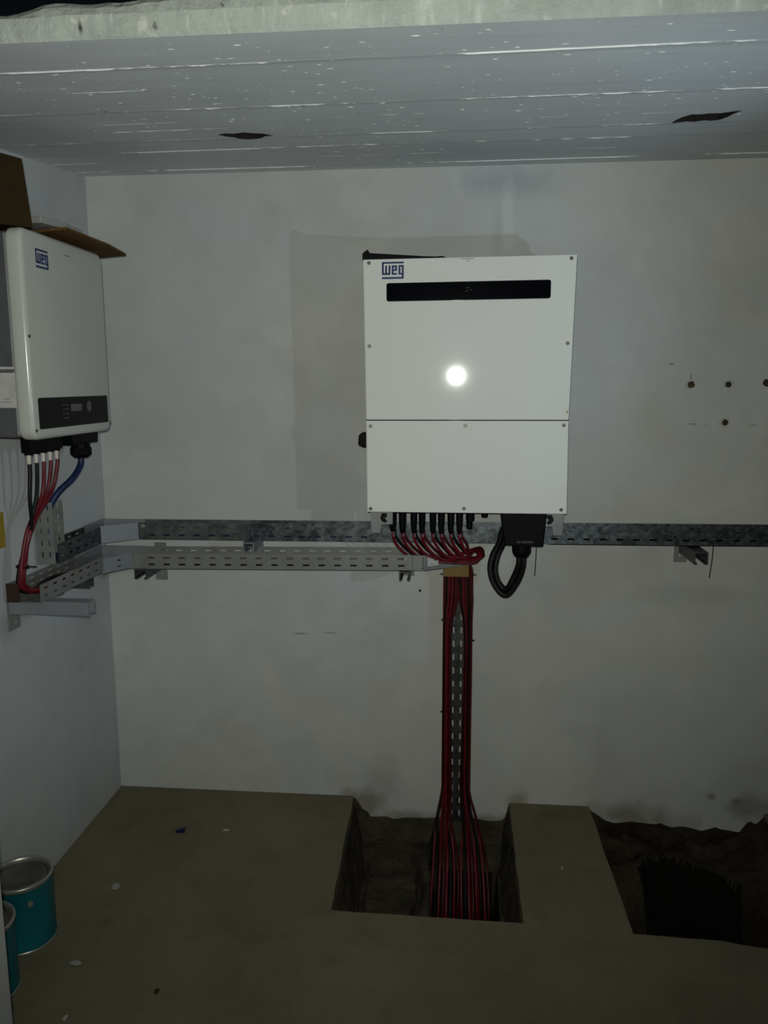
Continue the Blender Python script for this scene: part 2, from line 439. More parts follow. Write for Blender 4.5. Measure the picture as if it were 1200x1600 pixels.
for yy, x0, hmax, thr in ((-1.17, 0, .0020, -.15), (-.86, 7, .0019, -.12), (-.66, 21, .0010, .12), (-.545, 11, .0014, .05), (-.40, 3, .0017, -.12), (-.095, 5, .0024, -.30), (-1.02, 31, .0009, .15), (-.74, 41, .0008, .15), (-.25, 51, .0009, .10)):
    prev = None
    for i in range(700):
        x = -1.19+i*.0049
        n1 = noise.fractal(Vector((x*2.2, x0, 0)), .8, 2.1, 3); n2 = noise.noise(Vector((x*28, x0, 3)))
        h = (n1-thr)*2.5*hmax+hmax*1.1*n2+hmax*.5*noise.noise(Vector((x*90, x0, 6))) if n1 > thr else 0
        h = min(max(h, 0), hmax)
        y = yy-.012*x+.007*noise.noise(Vector((x*1.5, x0, 9)))+.0015*n2
        cur = (x, y, h)
        if prev and (h > .0002 or prev[2] > .0002):
            vs = []
            for (a, b, c_) in (prev, cur):
                vs.append([bm.verts.new((a, b-.0006, sc_(a, b))), bm.verts.new((a, b+.0006, sc_(a, b)-c_)), bm.verts.new((a, b+.0035, sc_(a, b)))])
            bm.faces.new((vs[0][0], vs[1][0], vs[1][1], vs[0][1])).material_index = 2; bm.faces.new((vs[0][1], vs[1][1], vs[1][2], vs[0][2])).material_index = 2
        prev = cur
for i in range(1500):
    x = rr.uniform(-.9, 1.1); y = rr.uniform(-1.30, -.12)
    if .5*noise.noise(Vector((x*1.7, y*3, 8)))+.12+.35*(x > 0)*(y < -.75)+.5*noise.noise(Vector((x*6, y*9, 2)))+.18*(1 if y < -.6 else -1) < rr.uniform(-.1, .6): continue
    k_ = rr.random()**3; a = .0010+.0075*k_; b = .0005+.0008*rr.random(); h = .0002+.0008*rr.random()*(.4+k_)
    z0 = sc_(x, y)
    P = [bm.verts.new(q) for q in ((x-a, y, z0), (x, y-b, z0-h), (x+a, y, z0), (x+a*.3, y+b, z0-h*.6))]
    bm.faces.new((P[0], P[1], P[3])).material_index = 2; bm.faces.new((P[1], P[2], P[3])).material_index = 2
    q = bm.verts.new((x, y-b, z0)); bm.faces.new((P[0], q, P[1])).material_index = 2; bm.faces.new((q, P[2], P[1])).material_index = 2
obj('ceiling', bm, [m_ceiling, simple('cavity_painted_shade', (.009, .0085, .006), .9), simple('raised_plaster', (.74, .77, .75), .8)], kind='structure')  # inside of the ceiling holes near black: their shade painted on
# front edge of the slab
bm = BM(); rows = []
N = 170
for i in range(N+1):
    x = 2.2-(3.4+.1)*i/N
    nz = noise.fractal(Vector((x*9, 0, 4)), .9, 2, 4)
    zt = 2.003+.008*nz+.045*(x+.7)
    row = []
    for (yy, zz, a) in ((-1.319, cz(-1.32)-.001, 0), (-1.325, cz(-1.32)+.006, .3), (-1.330, cz(-1.32)+.03, 1), (-1.325, zt-.01, .6), (-1.315, zt, .6), (-1.05, zt+.01, .3), (-1.05, cz(-1.05)+.06, 0)):
        row.append(bm.verts.new((x, yy+a*.004*noise.fractal(Vector((x*14, zz*30, 1)), .9, 2, 4), zz)))
    rows.append(row)
for A, B in zip(rows, rows[1:]):
    for j in range(len(A)-1): bm.faces.new((A[j], B[j], B[j+1], A[j+1]))
obj('trim_2', bm, m_edge, kind='structure')

# floor with two pits against the back wall
fl = [Vector((XC-.1, .0, 0)), Vector((-.350, 0, 0))]
fl += jag((-.350, -.001, 0), (-.334, -.619, 0), 12, .004, 2)+jag((-.334, -.619, 0), (.191, -.628, 0), 8, .002, 4)+jag((.191, -.628, 0), (.192, -.002, 0), 12, .004, 6)
fl += [Vector((.192, 0, 0)), Vector((.458, 0, 0))]
fl += jag((.462, -.004, 0), (.476, -.645, 0), 10, .003, 8)+jag((.476, -.645, 0), (.702, -.652, 0), 5, .002, 9)+jag((.702, -.652, 0), (1.10, -.73, 0), 9, .006, 12)+jag((1.10, -.73, 0), (1.035, -.01, 0), 14, .012, 15)
fl += [Vector((1.04, 0, 0)), Vector((2.2, 0, 0)), Vector((2.2, -3.2, 0)), Vector((-1.6, -3.2, 0)), Vector((-1.6, -1.6, 0)), Vector((XC-.1, -1.6, 0))]
fl = on_z(fl, 0)
bm = holed(BM(), fl, [], (0, 0, 0))
top = [v for v in bm.verts]
r = bmesh.ops.extrude_face_region(bm, geom=bm.faces[:])
for e in r['geom']:
    if isinstance(e, bmesh.types.BMVert): e.co.z -= .05
obj('floor', bm, m_floor, kind='structure')

def pit1():
    bm = BM()
    zl = -.20
    sheet(bm, ((-.352, .03, -.045), (-.337, -.625, -.045), (-.300, -.625, zl-.02), (-.312, .03, zl-.02)), 26, 9, .012, 1)
    sheet(bm, ((.192, -.63, -.045), (.193, .03, -.045), (.155, .03, zl-.02), (.160, -.63, zl-.02)), 26, 9, .010, 2)
    sheet(bm, ((-.345, -.622, -.045), (.195, -.63, -.045), (.195, -.63, -.25), (-.345, -.62, -.25)), 20, 6, .004, 3)
    sheet(bm, ((-.36, .035, -.02), (.20, .035, -.02), (.20, .01, zl-.03), (-.36, .01, zl-.03)), 40, 12, .022, 4)
    def sm(a, b, v): v = max(0, min(1, (v-a)/(b-a))); return v*v*(3-2*v)
    def f(q):
        x, y = q.x, q.y
        h = 0
        # deep square hole on the right, a sunken rounded stone on the left
        inx = sm(-.075, -.055, x)*(1-sm(.135, .150, x)); iny = sm(-.5, -.45, y)*(1-sm(-.085, -.06, y))
        h -= .42*inx*iny
        e = math.hypot((x+.205)/.095, (y+.20)/.17)
        if e < 1.25: h += -.055*sm(1.25, 1.0, e)*(1-sm(1.0, .85, e)) - .02*(1-sm(.8, 1.0, e))
        h += .03*sm(-.10, -.02, y)
        return Vector((x, y, q.z+h))
    sheet(bm, ((-.33, -.63, zl-.02), (.18, -.63, zl-.02), (.18, .04, zl), (-.33, .04, zl)), 80, 90, .012, 5, f)
    bmesh.ops.remove_doubles(bm, verts=bm.verts[:], dist=.0005)
    return bm
def deep(bm, z, area=None):  # gives the deep faces the painted shade
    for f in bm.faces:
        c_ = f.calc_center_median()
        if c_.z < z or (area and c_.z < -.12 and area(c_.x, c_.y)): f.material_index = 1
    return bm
obj('trim_4', deep(pit1(), -.30), [m_dirt, m_hole_shade], kind='structure', smooth=True)
def pit2():
    bm = BM()
    def sm(a, b, v): v = max(0, min(1, (v-a)/(b-a))); return v*v*(3-2*v)
    sheet(bm, ((.460, .04, -.045), (.477, -.65, -.045), (.49, -.65, -.55), (.475, .04, -.25)), 26, 14, .012, 11)
    sheet(bm, ((.47, -.65, -.045), (1.13, -.76, -.045), (1.13, -.74, -.55), (.47, -.64, -.55)), 26, 8, .006, 12)
    sheet(bm, ((.45, .045, -.02), (1.12, .045, .0), (1.12, .02, -.25), (.45, .02, -.25)), 46, 14, .03, 13)
    def f(q):
        x, y = q.x, q.y
        d = 0
        # irregular dark hole
        inx = sm(.605, .655, x-.03*noise.noise(Vector((y*5, 0, 2))))*(1-sm(.84, .92, x+.20*min(0, y+.2)-.03*noise.noise(Vector((y*5, 3, 2)))))
        back = -.105-.8*max(0, x-.74)
        iny = 1-sm(back-.04, back, y)
        d -= .40*inx*iny
        d -= .22*sm(-.12, -.5, y)*(1-sm(.60, .66, x))
        d += .13*sm(.86, 1.10, x)
        return Vector((x, y, q.z+d))
    sheet(bm, ((.46, -.74, -.16), (1.16, -.76, -.16), (1.16, .05, -.11), (.46, .05, -.11)), 80, 90, .03, 14, f)
    return bm
obj('trim_5', deep(pit2(), -.30, lambda x, y: .603 < x < .90 and y < -.078-.8*max(0, x-.74)), [m_dirt2, m_hole_shade], kind='structure', smooth=True)

# ---------------------------------------------------------------- logo
def logo(parent, O, U, V, Nn, k):
    """stroke letters in a frame; O top-left corner, U right, V down, Nn outward, k metres per unit (417 x 310 units)"""
    R_ = [(0, -2, 417, 30), (0, 0, 36, 237), (0, 202, 164, 237), (62, 66, 98, 237), (128, 62, 164, 237),
          (188, 62, 224, 237), (188, 62, 290, 95), (254, 62, 290, 166), (188, 136, 290, 166), (188, 205, 290, 237),
          (318, 60, 354, 237), (318, 60, 417, 92), (381, 60, 417, 312), (318, 205, 390, 237), (0, 278, 417, 312)]
    bm = BM(); O, U, V, Nn = Vector(O), Vector(U), Vector(V), Vector(Nn)
    for i, (a, b, c, d) in enumerate(R_):
        q = [O+U*a*k+V*b*k, O+U*c*k+V*b*k, O+U*c*k+V*d*k, O+U*a*k+V*d*k]
        prism(bm, q, Nn*(.0005+.00002*i))
    o = obj('logo', bm, m_blue, parent); o['label'] = 'blue letters weg in a blue frame'; return o

def screw(parent, p, n, r=.0058):
    bm = BM(); p = Vector(p); n = Vector(n)
    cyl(bm, p-n*.001, p+n*.0022, r, r*.8, 12)
    o = obj('screw', bm, m_screw, parent)
    return o

# ---------------------------------------------------------------- large inverter on the back wall
YF = -.25
inv = thing('solar_inverter', 'large white wall-mounted inverter with a black display strip, centre of back wall', 'inverter', (.022, -.15, 1.055))
bm = box(BM(), (-.262, -.225, 1.062), (.314, -.055, 1.776)); obj('body', bm, m_black, inv, bevel=.004)
bm = box(BM(), (-.20, -.055, 1.10), (.25, 0, 1.70)); o = obj('wall_plate', bm, m_grayalu, inv)
bm = prism(BM(), [(-.277, -.245, 1.778), (-.277, -.245, 1.800), (-.262, -.245, 1.8115), (-.2615, -.245, 1.8015), (-.10, -.245, 1.790), (-.065, -.245, 1.7885), (-.050, -.245, 1.790), (-.035, -.245, 1.784)], (0, .17, 0))
obj('top_hood', bm, m_black, inv)
bm = hexa(BM(), [(-.2695, YF, 1.3285), (.3175, YF, 1.3285), (.3175, -.185, 1.3285), (-.2695, -.185, 1.3285),
                 (-.2755, YF, 1.783), (.326, YF, 1.7875), (.326, -.185, 1.7875), (-.2755, -.185, 1.783)])
uc = obj('upper_cover', bm, m_white, inv, bevel=.0035, segs=3)
bm = hexa(BM(), [(-.268, YF, 1.054), (.321, YF, 1.054), (.321, -.185, 1.054), (-.268, -.185, 1.054),
                 (-.2695, YF, 1.3262), (.3175, YF, 1.3262), (.3175, -.185, 1.3262), (-.2695, -.185, 1.3262)])
lc = obj('lower_cover', bm, m_white, inv, bevel=.0035, segs=3)
bm = box(BM(), (-.264, -.247, 1.3255), (.312, -.19, 1.329)); obj('seam_gasket', bm, m_black_mat, inv)
for p in [(-.258, 1.773), (.310, 1.777), (-.258, 1.541), (.307, 1.545), ]: screw(uc, (p[0], YF, p[1]), (0, -1, 0))
for p in [(-.256, 1.310), (.022, 1.3115), (.304, 1.3135), (-.257, 1.064), (.021, 1.0675), (.304, 1.067)]: screw(lc, (p[0], YF, p[1]), (0, -1, 0))
def rrect(x0, x1, z0, z1, r, n=5, shear=0.0):
    out = []
    for cx, cz_, a0 in ((x1-r, z0+r, -90), (x1-r, z1-r, 0), (x0+r, z1-r, 90), (x0+r, z0+r, 180)):
        for i in range(n+1):
            a = math.radians(a0+90*i/n); x = cx+r*math.cos(a); out.append((x, cz_+r*math.sin(a)+shear*(x-x0)))
    return out
bm = prism(BM(), [(x, YF-.0015, z) for x, z in rrect(-.2075, .2555, 1.6655, 1.7165, .006, shear=.007)], (0, .003, 0))
ds = obj('display_window', bm, m_gloss, uc)
bm = BM()
for x, z, w_ in ((.020, 1.700, .006), (.030, 1.694, .004), (.018, 1.691, .005)): box(bm, (x, YF-.002, z), (x+w_, YF-.0012, z+.0015))
obj('indicator_marks', bm, m_ink, ds)
logo(uc, (-.2205, YF, 1.7745), (1, 0, .008), (0, 0, -1), (0, -1, 0), .0622/417)
bm = BM(); box(bm, (.004, YF-.0005, 1.7795), (.040, YF, 1.7810)); prism(bm, [(.018, YF-.0005, 1.7755), (.030, YF-.0005, 1.7755), (.024, YF-.0005, 1.7735)], (0, .0005, 0))
obj('small_print', bm, m_ink, uc)
bm = box(BM(), (.3085, YF-.0006, 1.347), (.3155, YF, 1.3585)); lb = obj('warning_label', bm, m_warn, uc)
bm = prism(BM(), [(.3098, YF-.001, 1.3495), (.3142, YF-.001, 1.3495), (.312, YF-.001, 1.3545)], (0, .0006, 0)); obj('warning_mark', bm, m_ink, lb)
# rotary switch on the left flank
bm = BM(); prism(bm, [(-.262, -.235, 1.291), (-.262, -.235, 1.247), (-.280, -.235, 1.247), (-.2955, -.235, 1.254), (-.2935, -.235, 1.282), (-.284, -.235, 1.290)], (0, .036, 0))
obj('rotary_switch', bm, m_black, inv, bevel=.003)
# mounting feet
for s, x0, x1 in ((1, -.262, -.232), (-1, .318, .290)):
    bm = BM()
    prism(bm, [(x0, -.215, 1.06), (x0+s*.068, -.215, 1.06), (x0+s*.068, -.215, 1.012), (x0+s*.034, -.215, 1.010), (x0+s*.030, -.215, .984), (x0+s*.004, -.215, .984)], (0, .004, 0))
    f = obj('mounting_foot', bm, m_bracket_gray, inv)
    bm = prism(BM(), [(x0+s*.036, -.2165, 1.046), (x0+s*.050, -.2165, 1.046), (x0+s*.052, -.2165, 1.036), (x0+s*.044, -.2165, 1.031), (x0+s*.052, -.2165, 1.022), (x0+s*.046, -.2165, 1.016), (x0+s*.036, -.2165, 1.020), (x0+s*.030, -.2165, 1.031)], (0, .001, 0))
    obj('keyhole_slot', bm, m_black_mat, f)
# dc connectors
CX = [-.1945, -.165, -.1305, -.1055, -.0725, -.0470, -.0180, .0080]
for i, x in enumerate(CX):
    zb = .990 if i == 0 else .985; r_ = .0112 if i < 2 else .0100
    bm = BM(); cyl(bm, (x, -.20, 1.062), (x, -.20, 1.012), r_, r_, 14); cyl(bm, (x, -.20, 1.012), (x, -.20, zb+.004), r_*.97, r_*.8, 14); cyl(bm, (x, -.20, zb+.004), (x, -.20, zb-.003), r_*.8, r_*.55, 14)
    for k in range(3): cyl(bm, (x, -.20, 1.045-k*.008), (x, -.20, 1.041-k*.008), r_*1.07, r_*1.07, 14)
    obj('cable_connector', bm, m_black, inv, smooth=False)
bm = BM(); cyl(bm, (.040, -.20, 1.062), (.040, -.20, 1.025), .013, .013, 14); cyl(bm, (.038, -.20, 1.025), (.038, -.20, .999), .010, .009, 14); obj('cable_connector', bm, m_black, inv)
bm = BM(); cyl(bm, (.083, -.20, 1.062), (.083, -.20, 1.036), .0115, .0095, 14); obj('port_cap', bm, m_black, inv)
# cover box of the mains outlet
bm = hexa(BM(), [(.143, -.235, .955), (.257, -.235, .952), (.257, -.15, .952), (.143, -.15, .955), (.130, -.235, 1.058), (.266, -.235, 1.058), (.266, -.15, 1.058), (.130, -.15, 1.058)])
ac = obj('outlet_box', bm, m_black, inv, bevel=.004)
TX = Matrix.Translation((.203, -.2362, .966)) @ Matrix.Rotation(math.radians(90), 4, 'X')
text('AC OUTPUT', .0088, m_ink_w, ac, TX)
bm = BM(); cyl(bm, (.196, -.20, .956), (.196, -.20, .930), .029, .029, 12); cyl(bm, (.196, -.20, .930), (.196, -.20, .914), .029, .020, 18)
obj('cable_gland', bm, m_black, ac, bevel=.002)

# mains cable loop: gland -> down -> back up behind the box onto the tray
pc = thing('power_cable', 'thick black cable looped below the outlet box of the large inverter', 'cable', (.196, -.20, .91))
for k, (dx, dy) in enumerate(((-.007, -.006), (.007, -.006), (-.007, .007), (.007, .007))):
    w_ = 1 if dx > 0 else -1
    pts = [(.196+dx, -.20+dy, .925), (.196+dx, -.20+dy, .895), (.190+dx*1.15, -.195+dy, .865), (.176+dx*1.2, -.19+dy, .830), (.156+dx*.4, -.185+dy, .802-.009*w_*(1 if dy < 0 else -.6)),
           (.140-dx*.6, -.18+dy, .803-.006*w_), (.120-dx*1.2, -.175+dy, .832), (.112-dx*1.2, -.17+dy, .870), (.120-dx*1.1, -.16+dy, .910), (.138-dx*1.0, -.145+dy*.5, .945), (.150-dx, -.125+dy*.5, .985), (.175-dx, -.105+dy*.4, .998), (.215, -.072+dy*1.6, .985), (.28, -.072+dy*1.6, .952+dx*1.3), (.40, -.072+dy*1.6, .947+dx*1.3), (1.2, -.069+dy*1.6, .951+dx*1.3), (2.1, -.066+dy*1.6, .955+dx*1.3)]
    bm = BM(); tube(bm, pts, .0082, 10); obj('conductor', bm, m_blk_cable, pc, smooth=True)
bm = BM(); cyl(bm, (.146, -.205, .796), (.150, -.165, .806), .019, .019, 12); 
bm.free()

# ---------------------------------------------------------------- trays
def tilt(x): return .012*(x+1.0)
def tray(name, label, o, du, L, W, H, inward, mat, rows_f, rows_b, thick=.0016, group='perforated cable trays', start=.02, pitch=.050, panrow=None):
    """U tray: o = bottom corner of the room-side rail, inward = unit vector towards the wall"""
    t = thing(name, label, 'cable tray', tuple(o), group)
    o = Vector(o); du = Vector(du).normalized(); iw = Vector(inward).normalized(); up_ = du.cross(iw)
    if up_.z < 0: up_ = -up_
    bm = perf(BM(), o, du, up_, L, H, True, thick, rows_f, pitch=pitch, start=start); a = obj('side_rail', bm, mat, t)
    bm = perf(BM(), o+iw*W, du, up_, L, H, True, thick, rows_b, pitch=pitch, start=start); obj('side_rail', bm, mat, t)
    bm = perf(BM(), o, du, iw, L, W, True, thick, panrow or (W*.3, W*.7), pitch=pitch, start=start); obj('tray_pan', bm, mat, t)
    return t
def bolt(parent, p, n, r=.005, m=None):
    bm = BM(); p, n = Vector(p), Vector(n); cyl(bm, p, p+n*.002, r*1.3, r*1.3, 12); cyl(bm, p+n*.002, p+n*.006, r*.8, r*.7, 6)
    return obj('bolt', bm, m or m_tin, parent)

# upper tray
ub = tray('cable_tray', 'duller left end of the upper perforated tray on back wall, at the corner plate', (-1.04, -.10, .930), (1, 0, .004), .36, .06, .057, (0, 1, 0), m_galv_mid, (.0155, .0405), (.044,), start=.035, pitch=.050)
tray('cable_tray', 'long dark shiny perforated cable tray on the back wall behind the large inverter, upper run', (-.68, -.1002, .9314), (1, 0, .004), 2.84, .06, .057, (0, 1, 0), m_galv_shiny, (.0155, .0405), (.044,), start=.025, pitch=.050)
bolt(ub, (-1.025, -.1005, .975), (0, -1, 0), .006)
bm = BM(); a = Vector((-1.135, -.175, .930)); d = Vector((.093, .075, 0)); perf(bm, a, d, (0, 0, 1), d.length, .056, False)
el = thing('tray_elbow', 'smooth bluish steel corner plate joining the upper trays near the room corner', 'tray elbow', tuple(a))
obj('side_rail', bm, m_galv_plain, el)
bm = prism(BM(), [(-1.135, -.175, .930), (-1.042, -.10, .930), (-1.042, -.035, .930), (-1.187, -.035, .930), (-1.187, -.175, .930)], (0, 0, .0015)); obj('tray_pan', bm, m_galv_plain, el)
bm = prism(BM(), [(-1.187, -.035, .9315), (-1.042, -.035, .9315), (-1.042, -.035, .986), (-1.187, -.035, .986)], (0, .0015, 0)); prism(bm, [(-1.187, -.035, .9315), (-1.187, -.175, .9315), (-1.187, -.175, .986), (-1.187, -.035, .986)], (-.0015, 0, 0)); obj('back_rail', bm, m_galv_plain, el)
ul = tray('cable_tray', 'short dark perforated cable tray on the side wall, upper of two, meeting the upright tray', (-1.135, -.455, .930), (0, 1, 0), .275, .052, .054, (-1, 0, 0), m_galv_shiny, (.016, .040), (.042,), start=.012, pitch=.050)
# upright piece on the left wall
t = thing('upright_cable_tray', 'short upright perforated cable tray on side wall below the smaller inverter', 'cable tray', (-1.187, -.42, .93), 'perforated cable trays')
bm = perf(BM(), (-1.187, -.470, .928), (0, 0, 1), (1, 0, 0), .178, .052, True, .0015, (.015, .037), pitch=.034, start=.02, slot=(.015, .0045)); obj('side_rail', bm, m_galv, t)
bm = perf(BM(), (-1.187, -.412, .928), (0, 0, 1), (1, 0, 0), .178, .052, True, .0015, (.015, .037), pitch=.034, start=.02, slot=(.015, .0045)); obj('side_rail', bm, m_galv, t)
bm = perf(BM(), (-1.187, -.470, .928), (0, 0, 1), (0, 1, 0), .178, .058, True, .0015, (.018, .040), pitch=.034, start=.02, slot=(.015, .0045)); obj('tray_pan', bm, m_galv, t)

# lower tray
lt = tray('cable_tray', 'dull grey perforated cable tray on back wall carrying red cables, lower run', (-1.035, -.18, .850), (1, 0, .012), .90, .118, .049, (0, 1, 0), m_galv, (.0145, .036), (.036,), start=.055, pitch=.050)
for z in (.865, .889): bolt(lt, (-1.020, -.1805, z), (0, -1, 0), .004)
bolt(lt, (-.157, -.1805, .895), (0, -1, 0), .004)
el = thing('tray_elbow', 'perforated grey corner plate joining the lower trays near the room corner', 'tray elbow', (-1.09, -.26, .852))
bm = BM(); a = Vector((-1.093, -.262, .853)); d = Vector((.058, .080, 0)); perf(bm, a, d, (0, 0, 1), d.length, .048, True, rows=(.013, .033), pitch=.04, start=.048, slot=(.012, .0045)); obj('side_rail', bm, m_galv_plain, el)
bm = prism(BM(), [(-1.093, -.262, .853), (-1.035, -.182, .852), (-1.035, -.062, .852), (-1.187, -.062, .852), (-1.187, -.262, .853)], (0, 0, .0015)); obj('tray_pan', bm, m_galv, el)
bm = prism(BM(), [(-1.186, -.062, .8535), (-1.035, -.062, .8535), (-1.035, -.062, .90), (-1.186, -.062, .90)], (0, .0015, 0)); prism(bm, [(-1.187, -.062, .8535), (-1.187, -.262, .8535), (-1.187, -.262, .90), (-1.187, -.062, .90)], (-.0015, 0, 0)); obj('back_rail', bm, m_galv_plain, el)
bolt(el, (-1.092, -.266, .858), (.8, -.6, 0), .005)
ll = tray('cable_tray', 'perforated grey cable tray on the side wall holding the red cable bundle', (-1.094, -.640, .863), (0, 1, -.012), .38, .094, .049, (-1, 0, 0), m_galv, (.0145, .036), (.020, .038), start=.02, pitch=.050)
bm = box(BM(), (-1.186, -.643, .864), (-1.150, -.640, .915)); obj('end_plate', bm, m_rust_d, ll)

# right-hand outlet piece of the lower tray
rp = thing('tray_outlet', 'smooth grey tapered plate where red cables leave the lower tray for the upright channel', 'tray outlet', (-.13, -.18, .86))
bm = BM(); a = Vector((-.1345, -.1805, .861)); a2 = Vector((-.098, -.1805, .861)); b = Vector((.054, -.105, .868))
prism(bm, [a, a2, a2+Vector((0, 0, .0475)), a+Vector((0, 0, .0475))], (0, .0016, 0))
prism(bm, [a2, b, b+Vector((0, 0, .024)), a2+Vector((0, 0, .0475))], (0, .0016, 0)); obj('side_rail', bm, m_galv, rp)
bm = prism(BM(), [(-.1345, -.179, .861), (-.098, -.179, .861), (.054, -.104, .865), (.054, -.072, .865), (-.05, -.062, .861), (-.1345, -.062, .861)], (0, 0, .0015)); obj('tray_pan', bm, m_galv, rp)
dd = (b-a2).normalized(); nn = Vector((dd.y, -dd.x, 0)).normalized()
bm = BM(); q0 = a2+dd*.010+nn*.0008+Vector((0, 0, .012)); q1 = q0+dd*.036
prism(bm, [q0, q1, q1+Vector((0, 0, .027)), q0+Vector((0, 0, .030))], nn*.0006); lbx = obj('label_sticker', bm, m_sticker, rp)
bm = BM(); q2 = q0+dd*.022+nn*.0007+Vector((0, 0, .015)); prism(bm, [q2, q2+dd*.012, q2+dd*.012+Vector((0, 0, .008)), q2+Vector((0, 0, .008))], nn*.0003)
q2 = q0+dd*.008+nn*.0007+Vector((0, 0, .005)); prism(bm, [q2, q2+dd*.02, q2+dd*.02+Vector((0, 0, .0015)), q2+Vector((0, 0, .0015))], nn*.0003); obj('printed_lines', bm, m_ink, lbx)
bm = BM()
for k in range(5): cyl(bm, (-.1025, -.1800, .868+k*.008), (-.1025, -.1818, .868+k*.008), .0022, .0022, 10)
obj('rivet_holes', bm, m_black_mat, rp)

# upright channel
ch = thing('cable_channel', 'upright perforated steel channel full of red cables running down into the pit', 'cable channel', (.005, -.01, .1))
bm = perf(BM(), (-.042, -.012, -.07), (0, 0, 1), (1, 0, 0), .905, .096, True, .0012, (.036, .0615), pitch=.047, start=.02, slot=(.021, .0050)); obj('channel_pan', bm, m_galv_dark, ch)
bm = perf(BM(), (-.042, -.012, -.10), (0, 0, 1), (0, -1, 0), .935, .05, False); obj('side_rail', bm, m_rust, ch)
bm = perf(BM(), (.0545, -.012, -.10), (0, 0, 1), (0, -1, 0), .935, .05, False); obj('side_rail', bm, m_rust, ch)
for s, x in ((-1, -.043), (1, .056)): 
    bm = BM(); cyl(bm, (x, -.052, .820), (x+s*.006, -.052, .820), .0035, .0035, 8); cyl(bm, (x+s*.006, -.052, .820), (x+s*.010, -.052, .820), .0018, .0018, 8); obj('bolt', bm, m_screw, ch)
bm = box(BM(), (-.040, -.079, .8185), (.0405, -.076, .863)); tag(obj('cardboard_strip', bm, m_card_o), 'small ochre cardboard strip across the top of the upright cable channel', 'cardboard')

# brackets
def bracket(label, p, n, L, plate, zt, w_=.036, h=.034, mat=None, sideplate=0.0):
    """p = wall point at arm centre, n = outward; U-channel arm opening downwards + wall plate"""
    t = thing('support_bracket', label, 'bracket', (p[0], p[1], zt-h), 'tray support brackets')
    n = Vector(n); s = n.cross(Vector((0, 0, 1))); p = Vector(p); mat = mat or m_galv_dark
    def P(a, b, z): q = p+n*a+s*b; return (q.x, q.y, z)
    bm = BM()
    for (b0, b1, z0, z1) in ((-w_/2, w_/2, zt-.003, zt), (-w_/2, -w_/2+.003, zt-h, zt-.003), (w_/2-.003, w_/2, zt-h, zt-.003), (-w_/2+.003, -w_/2+.009, zt-h, zt-h+.003), (w_/2-.009, w_/2-.003, zt-h, zt-h+.003)):
        hexa(bm, [P(.003, b0, z0), P(L, b0, z0), P(L, b1, z0), P(.003, b1, z0), P(.003, b0, z1), P(L, b0, z1), P(L, b1, z1), P(.003, b1, z1)])
    obj('arm', bm, mat, t)
    bm = BM(); a0, a1, z0, z1 = plate
    hexa(bm, [P(0, a0, z0), P(.004, a0, z0), P(.004, a1, z0), P(0, a1, z0), P(0, a0, z1), P(.004, a0, z1), P(.004, a1, z1), P(0, a1, z1)])
    obj('wall_plate', bm, m_galv, t)
    q = P(.004, (a0+a1)/2, z0+.02); bolt(t, q, n, .005)
    return t
# s = n x z : for n=(0,-1,0) s = (-1,0,0)
bracket('lower tray bracket at the corner end of the back wall', (-1.005, 0, .85), (0, -1, 0), .19, (-.018, .022, .770, .900), .849, w_=.040, h=.030)
bracket('lower tray bracket beside the upright channel, seen end on', (-.160, 0, .85), (0, -1, 0), .185, (-.022, .018, .80, .857), .8565, w_=.034, h=.028)
bracket('single bracket under the upper tray at the far right', (.732, 0, .93), (0, -1, 0), .175, (-.006, .034, .862, .925), .931, w_=.040, h=.036)
bracket('stubby bracket under the upper tray, left part of the back wall', (-.668, 0, .93), (0, -1, 0), .125, (-.020, .020, .872, .925), .929, w_=.036, h=.032, mat=m_galv_plain)
bracket('long bracket arm on the side wall under the lower tray end', (XC, -.604, .86), (1, 0, 0), .225, (-.030, .026, .778, .866), .8625, w_=.040, h=.036, mat=m_galv_plain)
bracket('lower tray bracket hidden behind the red bundle beside the smaller inverter', (XC, -.34, .86), (1, 0, 0), .10, (-.018, .018, .80, .858), .8570, w_=.034, h=.028)

# hanging tie tails
for (x0, x1, z1, lab) in ((.250, .247, .832, 'thin black tie tail hanging under the outlet box'), (.787, .781, .836, 'thin black tie tail hanging beside the far right bracket')):
    bm = BM(); tube(bm, [(x0, -.103, .955), (x0-.0005, -.103, .90), (x1, -.103, z1)], .0013, 6)
    tag(obj('tie_tail', bm, m_black_mat), lab, 'cable tie')

